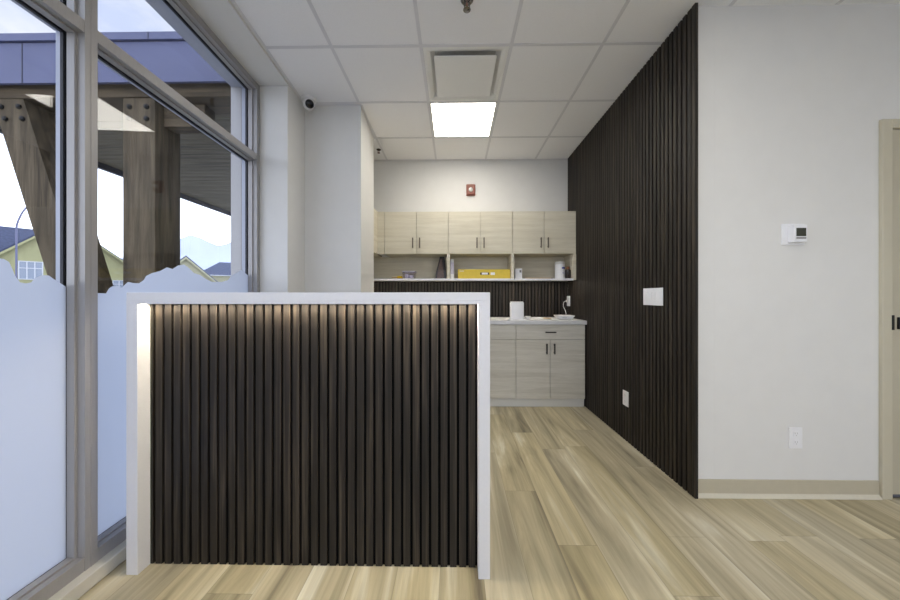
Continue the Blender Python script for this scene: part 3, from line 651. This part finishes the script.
t = thing('fire_strobe', 'small red-brown fire alarm strobe on the back wall above the cabinets', 'fire alarm', (0.2025, YB, 2.479))
part('mounting_plate', MB().box(0.147, 0.258, YB-0.012, YB-0.0003, 2.408, 2.550, 0.006), M_['red'], t)
part('housing', MB().box(0.155, 0.250, YB-0.045, YB-0.012, 2.416, 2.542, 0.010), M_['red'], t)
part('strobe_lens', MB().lathe([(0.026, 0), (0.026, 0.010), (0.020, 0.022), (0.008, 0.028), (0, 0.029)], (0.200, YB-0.045, 2.472), (0, -1, 0), 20), M_['lens'], t, 'clear white lens', smooth=True)
s = MB()
for k in range(4): s.box(0.172+k*0.016, 0.180+k*0.016, YB-0.0465, YB-0.045, 2.508, 2.530)
part('sounder_grille', s, M_['tan_dk'], t)

# security camera
t = thing('security_camera', 'white turret security camera with a black lens under the ceiling by the pillar', 'security camera', (-1.243, 2.655, CEIL))
part('mount_base', MB().lathe([(0.060, 0), (0.060, -0.018), (0.054, -0.026), (0.0, -0.026)], (-1.243, 2.655, CEIL-0.0005), n=28), M_['white'], t, smooth=True)
sph = [(0.046*math.sin(math.pi*i/12), 0.046*math.cos(math.pi*i/12)) for i in range(13)]
bl = part('turret_ball', MB().lathe(sph, (-1.236, 2.640, CEIL-0.060), (0.4, -0.85, -0.25), 24), M_['white'], t, smooth=True)
dv = Vector((0.52, -0.70, -0.34)).normalized()
c0 = Vector((-1.236, 2.640, CEIL-0.060))
part('lens_window', MB().lathe([(0.034, 0.032), (0.034, 0.040), (0.026, 0.047), (0.012, 0.051), (0, 0.052)], tuple(c0), tuple(dv), 24), M_['dome'], bl, 'black lens window', smooth=True)

# sprinklers
def sprinkler(loc, mat, label, k):
    t = thing('sprinkler_head', label, 'sprinkler', loc, 'fire sprinkler heads in the ceiling'); x, y, z = loc
    part('escutcheon', MB().lathe([(0.034*k, -0.0005), (0.034*k, -0.003), (0.026*k, -0.012*k), (0.014*k, -0.014*k), (0, -0.014*k)], loc, n=24), mat, t, smooth=True)
    part('frame_arms', MB().tube([(x-0.006*k, y, z-0.012*k), (x-0.015*k, y, z-0.026*k), (x-0.013*k, y, z-0.040*k), (x, y, z-0.052*k)], 0.0035*k, 8)
         .tube([(x+0.006*k, y, z-0.012*k), (x+0.015*k, y, z-0.026*k), (x+0.013*k, y, z-0.040*k), (x, y, z-0.052*k)], 0.0035*k, 8), mat, t, smooth=True)
    part('bulb', MB().lathe([(0, -0.014*k), (0.003*k, -0.018*k), (0.003*k, -0.042*k), (0, -0.048*k)], loc, n=10), M_['red'], t, smooth=True)
    part('deflector', MB().lathe([(0.004*k, -0.050*k), (0.020*k, -0.053*k), (0.020*k, -0.055*k), (0.005*k, -0.058*k), (0, -0.062*k)], loc, n=24), mat, t, smooth=True)
sprinkler((0.072, 1.785, CEIL), M_['chrome'], 'chrome sprinkler head in the ceiling in front of the air diffuser', 1.08)
sprinkler((-0.868, 3.585, CEIL), M_['brass'], 'small dark sprinkler head on the ceiling beyond the pillar', 0.75)

# ceiling panels and diffuser
def ceiling_light(i, j, label):
    x0, x1, y1, y0 = GX[i], GX[i+1], GY[j], GY[j+1]; xc, yc = (x0+x1)/2, (y0+y1)/2
    t = thing('ceiling_light', label, 'ceiling light', (xc, yc, CEIL), 'square led panels in the ceiling')
    f = MB(); a, b = 0.302, 0.282
    f.box(xc-a, xc+a, yc-a, yc-b, CEIL-0.001, CEIL+0.010).box(xc-a, xc+a, yc+b, yc+a, CEIL-0.001, CEIL+0.010).box(xc-a, xc-b, yc-b, yc+b, CEIL-0.001, CEIL+0.010).box(xc+b, xc+a, yc-b, yc+b, CEIL-0.001, CEIL+0.010)
    part('frame', f, M_['white_dim'], t)
    part('diffuser', MB().box(xc-b, xc+b, yc-b, yc+b, CEIL+0.003, CEIL+0.008), M_['led'], t, 'glowing diffuser')
    return t
names = {(2, 1): 'glowing square ceiling light in front of the back wall, behind the air diffuser', (3, 5): 'square ceiling light just right of the viewer',
         (2, 8): 'square ceiling light in the middle of the room behind the viewer', (6, 9): 'square ceiling light by the far right wall behind the viewer'}
for ij in sorted(LIGHT_CELLS): ceiling_light(ij[0], ij[1], names[ij])

x0, x1, y1, y0 = GX[2], GX[3], GY[2], GY[3]
t = thing('air_diffuser', 'square white plaque air diffuser in the ceiling before the bright panel', 'air vent', ((x0+x1)/2, (y0+y1)/2, CEIL))
def sq(a, b, c, d, z): return [(a, b, z), (c, b, z), (c, d, z), (a, d, z)]
xa, xb, ya, yb = x0+0.012, x1-0.012, y0+0.012, y1-0.012
part('outer_frame', MB().rings([sq(xa, ya, xb, yb, CEIL+0.002), sq(xa, ya, xb, yb, CEIL-0.002), sq(xa+0.020, ya+0.020, xb-0.020, yb-0.020, CEIL-0.003), sq(xa+0.045, ya+0.045, xb-0.045, yb-0.045, CEIL+0.006),
                                sq(xa+0.075, ya+0.075, xb-0.075, yb-0.075, CEIL+0.050), sq(xa+0.075, ya+0.075, xb-0.075, yb-0.075, CEIL+0.056), sq(xa+0.040, ya+0.040, xb-0.040, yb-0.040, CEIL+0.012)], cap=False), M_['diff'], t)
part('throat', MB().box(xa+0.073, xb-0.073, ya+0.073, yb-0.073, CEIL+0.054, CEIL+0.060), M_['duct'], t)
part('face_plate', MB().box(-0.141, 0.294, 2.172, 2.612, CEIL-0.024, CEIL-0.018, 0.002), M_['diff'], t)
part('hanger', MB().box(0.04, 0.11, 2.36, 2.43, CEIL-0.018, CEIL+0.054), M_['duct'], t)

# ------------------------------------------------------------------ door on the right
d = struct_root('door_1', ((DX0+DX1)/2, YD, 0))
cz = 2.182; cx0 = 2.454; cx1 = DX1+0.061
f = MB()
def casing_prof(mb):
    mb.box(cx0, DX0, YD-0.018, YD, 0, cz, 0.003); mb.box(DX1, cx1, YD-0.018, YD, 0, cz, 0.003); mb.box(DX0, DX1, YD-0.018, YD, DZ, cz, 0.003)
    mb.box(DX0-0.004, DX0, YD, YD+0.12, 0, DZ); mb.box(DX1, DX1+0.004, YD, YD+0.12, 0, DZ); mb.box(DX0, DX1, YD, YD+0.12, DZ, DZ+0.004)
    return mb
struct('door_frame', casing_prof(f), M_['casing'], d)
sl = struct('door_slab', MB().box(DX0+0.004, DX1-0.004, YD-0.004, YD+0.04, 0.022, DZ-0.005, 0.001), M_['doorp'], d)
h = MB().box(DX0-0.007, DX0+0.006, YD-0.021, YD-0.004, 0.972, 1.057, 0.001)
struct('strike_plate', h, M_['black'], d)
h = MB().box(2.553, 2.621, YD-0.014, YD-0.004, 0.975, 1.044, 0.002).lathe([(0.011, 0), (0.011, 0.045)], (2.587, YD-0.014, 1.010), (0, -1, 0), 16).box(2.577, 2.711, YD-0.064, YD-0.050, 1.002, 1.020, 0.004)
struct('door_handle', h, M_['black'], d)
struct('door_gap_shadow', MB().box(DX0, DX1, YD, YD+0.12, 0.0, 0.004), M_['spacer'], d)  # black strip standing in for the shadow under the door

# ------------------------------------------------------------------ outside: entrance canopy on glulam posts
struct('ground', MB().box(-260, -1.9, -60, 260, -0.35, -0.18).box(-1.9, 60, -60, YN-0.2, -0.35, -0.18), M_['asphalt'])
PY0, PY1 = 2.85, 3.12
t = thing('entrance_canopy', 'flat canopy roof outside the window with a navy metal fascia', 'canopy', (-3.5, 5.2, 3.065))
part('fascia', MB().box(-5.25, -1.9, 2.765, 2.79, 3.087, 3.447), M_['fascia'], t)
part('cap_flashing', MB().box(-5.27, -1.9, 2.745, 2.79, 3.455, 3.520), M_['fascia'], t)
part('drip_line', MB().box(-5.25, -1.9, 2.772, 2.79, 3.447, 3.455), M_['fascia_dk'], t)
part('panel_joint', MB().box(-3.895, -3.886, 2.763, 2.766, 3.087, 3.447), M_['fascia_dk'], t)
part('panel_joint', MB().box(-2.725, -2.718, 2.743, 2.746, 3.455, 3.52), M_['fascia_dk'], t)
part('roof_deck', MB().box(-5.25, -1.9, 2.79, 9.4, 3.17, 3.45), M_['ext'], t)
f = MB(); y = 2.80
while y < 9.3:
    f.box(-5.22, -1.9, y, y+0.132, 3.145, 3.17, 0.004, 1); y += 0.137
part('soffit_boards', f, M_['soffit'], t)
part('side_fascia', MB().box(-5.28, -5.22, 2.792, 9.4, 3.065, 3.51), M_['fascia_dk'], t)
t = thing('timber_post', 'square upright timber post under the canopy outside the window', 'post', (-2.87, 2.985, -0.18))
part('post_shaft', MB().box(-3.063, -2.761, PY0, PY1, -0.18, 2.999, 0.006), M_['timber'], t)
def bolt(x, z, t): part('bolt', MB().lathe([(0.022, 0), (0.022, 0.014), (0.012, 0.022), (0, 0.022)], (x, PY0, z), (0, -1, 0), 12), M_['bolt'], t)
for x in (-2.995, -2.836):
    for z in (2.916, 2.805): bolt(x, z, t)
t = thing('timber_brace', 'slanted timber brace leaning in the left window pane under the canopy', 'brace', (-3.5, 2.985, 0.9))
q = [(-4.297, 2.999), (-4.000, 2.999), (-3.072, 0.1), (-3.367, 0.1)]
part('brace_shaft', MB().prism(q, 'y', PY0, PY1), M_['timber'], t)
for x, z in ((-4.201, 2.926), (-4.035, 2.926), (-4.163, 2.814), (-4.002, 2.814)): bolt(x, z, t)
solo('timber_beam', MB().box(-5.2, -1.95, PY0-0.01, PY1+0.01, 3.001, 3.143, 0.006), M_['timber_h'], 'long timber beam just under the canopy fascia', 'beam', (-3.6, 2.985, 2.97))
solo('timber_beam', MB().box(-2.758, -2.36, 2.93, 3.06, 2.775, 2.985, 0.006), M_['timber_h'], 'short timber beam stub beside the upright post', 'beam', (-2.5, 3.0, 2.75))

# houses across the street
def house(az, dist, half, z_eave, z_ridge, depth, label, wall, roof, win=None, hip=False, over=0.45):
    """gabled house facing the viewer; az in degrees left of straight ahead"""
    a = math.radians(az); c = Vector((-math.sin(a)*dist, math.cos(a)*dist, 0)); rx = Vector((math.cos(a), math.sin(a), 0)); ry = Vector((-math.sin(a), math.cos(a), 0))
    T = lambda x, y, z: tuple(c + rx*x + ry*y + Vector((0, 0, z)))
    t = thing('house', label, 'house', (c.x, c.y, -0.18))
    g = -0.18
    if hip:
        part('wall', MB(T).box(-half+over, half-over, 0, depth, g, z_eave), wall, t)
        rl = half*0.25
        m = MB(T); R = [m._v(p) for p in ((-half, -over, z_eave), (half, -over, z_eave), (half, depth+over, z_eave), (-half, depth+over, z_eave), (-rl, depth*0.5, z_ridge), (rl, depth*0.5, z_ridge))]
        for fc in ((0, 1, 5, 4), (1, 2, 5), (2, 3, 4, 5), (3, 0, 4), (3, 2, 1, 0)): m.bm.faces.new([R[i] for i in fc])
        part('roof', m, roof, t); part('gutter', MB(T).box(-half-0.1, half+0.1, -over-0.12, -over, z_eave-0.1, z_eave+0.05), M_['housetrim'], t)
    else:
        part('wall', MB(T).prism([(-half, g), (half, g), (half, z_eave), (0, z_ridge), (-half, z_eave)], 'y', 0, depth), wall, t)
        bt = MB(T); x = -half+0.3
        while x < half:
            zt = z_eave + (z_ridge-z_eave)*(1-abs(x)/half); bt.box(x-0.03, x+0.03, -0.03, 0, g, zt); x += 0.5
        bt.box(-half, half, -0.04, 0, z_eave-0.15, z_eave+0.05)
        part('battens', bt, wall, t)
        sl = (z_ridge-z_eave)/half; th = 0.22
        for sgn in (-1, 1):
            X1 = sgn*(half+over); z1 = z_eave - sl*over
            part('roof', MB(T).prism([(0, z_ridge), (X1, z1), (X1, z1+th), (0, z_ridge+th)], 'y', -over, depth+over), roof, t)
            part('bargeboard', MB(T).prism([(0, z_ridge-0.28), (X1, z1-0.28), (X1, z1-0.01), (0, z_ridge-0.01)], 'y', -over-0.04, -over+0.02), wall, t)
    if win:
        x0, x1, z0, z1, nc = win
        fr = MB(T); fw = 0.09
        fr.box(x0, x1, -0.1, 0, z0, z0+fw).box(x0, x1, -0.1, 0, z1-fw, z1).box(x0, x1, -0.09, 0, z0+(z1-z0)*0.62-0.04, z0+(z1-z0)*0.62+0.04)
        for k in range(nc+1):
            xx = x0 + (x1-x0-fw)*k/nc; fr.box(xx, xx+fw, -0.1, 0, z0+fw, z1-fw)
        w = part('window', fr, M_['housetrim'], t)
        part('pane', MB(T).box(x0+0.02, x1-0.02, -0.05, -0.031, z0+0.02, z1-0.02), M_['pane'], w)
    return t, T
t, T = house(53.16, 60, 4.6, 4.45, 8.77, 5.0, 'yellow-green house with navy roof seen through the left window pane', M_['siding'], M_['roofing'], (-1.78, -0.05, 3.15, 5.25, 3))
part('rear_roof', MB(T).prism([(5.0, 4.9), (9.2, 10.15), (13.4, 4.9)], 'x', -14.0, 0.6), M_['roofing'], t)
house(49.5, 88, 6.0, 6.2, 11.35, 6.0, 'yellow-green house with grey roof between brace and upright post', M_['siding'], M_['roofing2'], (2.4, 4.1, 2.4, 4.4, 2), over=1.0)
house(40.93, 60, 3.9, 3.15, 7.0, 6.0, 'cream gabled house just right of the upright post', M_['siding2'], M_['roofing2'], None)
house(36.3, 80, 5.0, 5.6, 8.7, 8.0, 'farthest house with a dark hipped roof near the window edge', M_['siding2'], M_['roofing'], None, hip=True)

# street lamp beyond the brace
t = thing('street_lamp', 'curved grey street lamp pole seen left of the slanted brace', 'street lamp', (-36.03, 25.26, -0.18))
L0 = Vector((-36.03, 25.26, -0.18)); side = Vector((0.574, 0.819, 0))
pts = [L0 + Vector((0, 0, h)) for h in (0, 2.2, 4.4, 6.0, 6.6)] + [L0 + side*0.07 + Vector((0, 0, 7.53)), L0 + side*0.47 + Vector((0, 0, 8.77)), L0 + side*1.2 + Vector((0, 0, 9.55)), L0 + side*2.2 + Vector((0, 0, 9.9))]
part('pole', MB().tube(smooth_curve(pts, 5), 0.06, 10), M_['pole'], t, smooth=True)
e = L0 + side*2.2 + Vector((0, 0, 9.9))
part('lamp_head', MB().hexa([tuple(e + side*a + Vector((0, 0, z)) + Vector((side.y, -side.x, 0))*w) for z in (-0.08, 0.08) for a, w in ((-0.1, -0.14), (0.75, -0.14), (0.75, 0.14), (-0.1, 0.14))], 0.03), M_['pole'], t)
part('footing', MB().lathe([(0.3, 0), (0.3, 0.15), (0.2, 0.2), (0, 0.2)], tuple(L0), n=16), M_['asphalt'], t)

# far mountains
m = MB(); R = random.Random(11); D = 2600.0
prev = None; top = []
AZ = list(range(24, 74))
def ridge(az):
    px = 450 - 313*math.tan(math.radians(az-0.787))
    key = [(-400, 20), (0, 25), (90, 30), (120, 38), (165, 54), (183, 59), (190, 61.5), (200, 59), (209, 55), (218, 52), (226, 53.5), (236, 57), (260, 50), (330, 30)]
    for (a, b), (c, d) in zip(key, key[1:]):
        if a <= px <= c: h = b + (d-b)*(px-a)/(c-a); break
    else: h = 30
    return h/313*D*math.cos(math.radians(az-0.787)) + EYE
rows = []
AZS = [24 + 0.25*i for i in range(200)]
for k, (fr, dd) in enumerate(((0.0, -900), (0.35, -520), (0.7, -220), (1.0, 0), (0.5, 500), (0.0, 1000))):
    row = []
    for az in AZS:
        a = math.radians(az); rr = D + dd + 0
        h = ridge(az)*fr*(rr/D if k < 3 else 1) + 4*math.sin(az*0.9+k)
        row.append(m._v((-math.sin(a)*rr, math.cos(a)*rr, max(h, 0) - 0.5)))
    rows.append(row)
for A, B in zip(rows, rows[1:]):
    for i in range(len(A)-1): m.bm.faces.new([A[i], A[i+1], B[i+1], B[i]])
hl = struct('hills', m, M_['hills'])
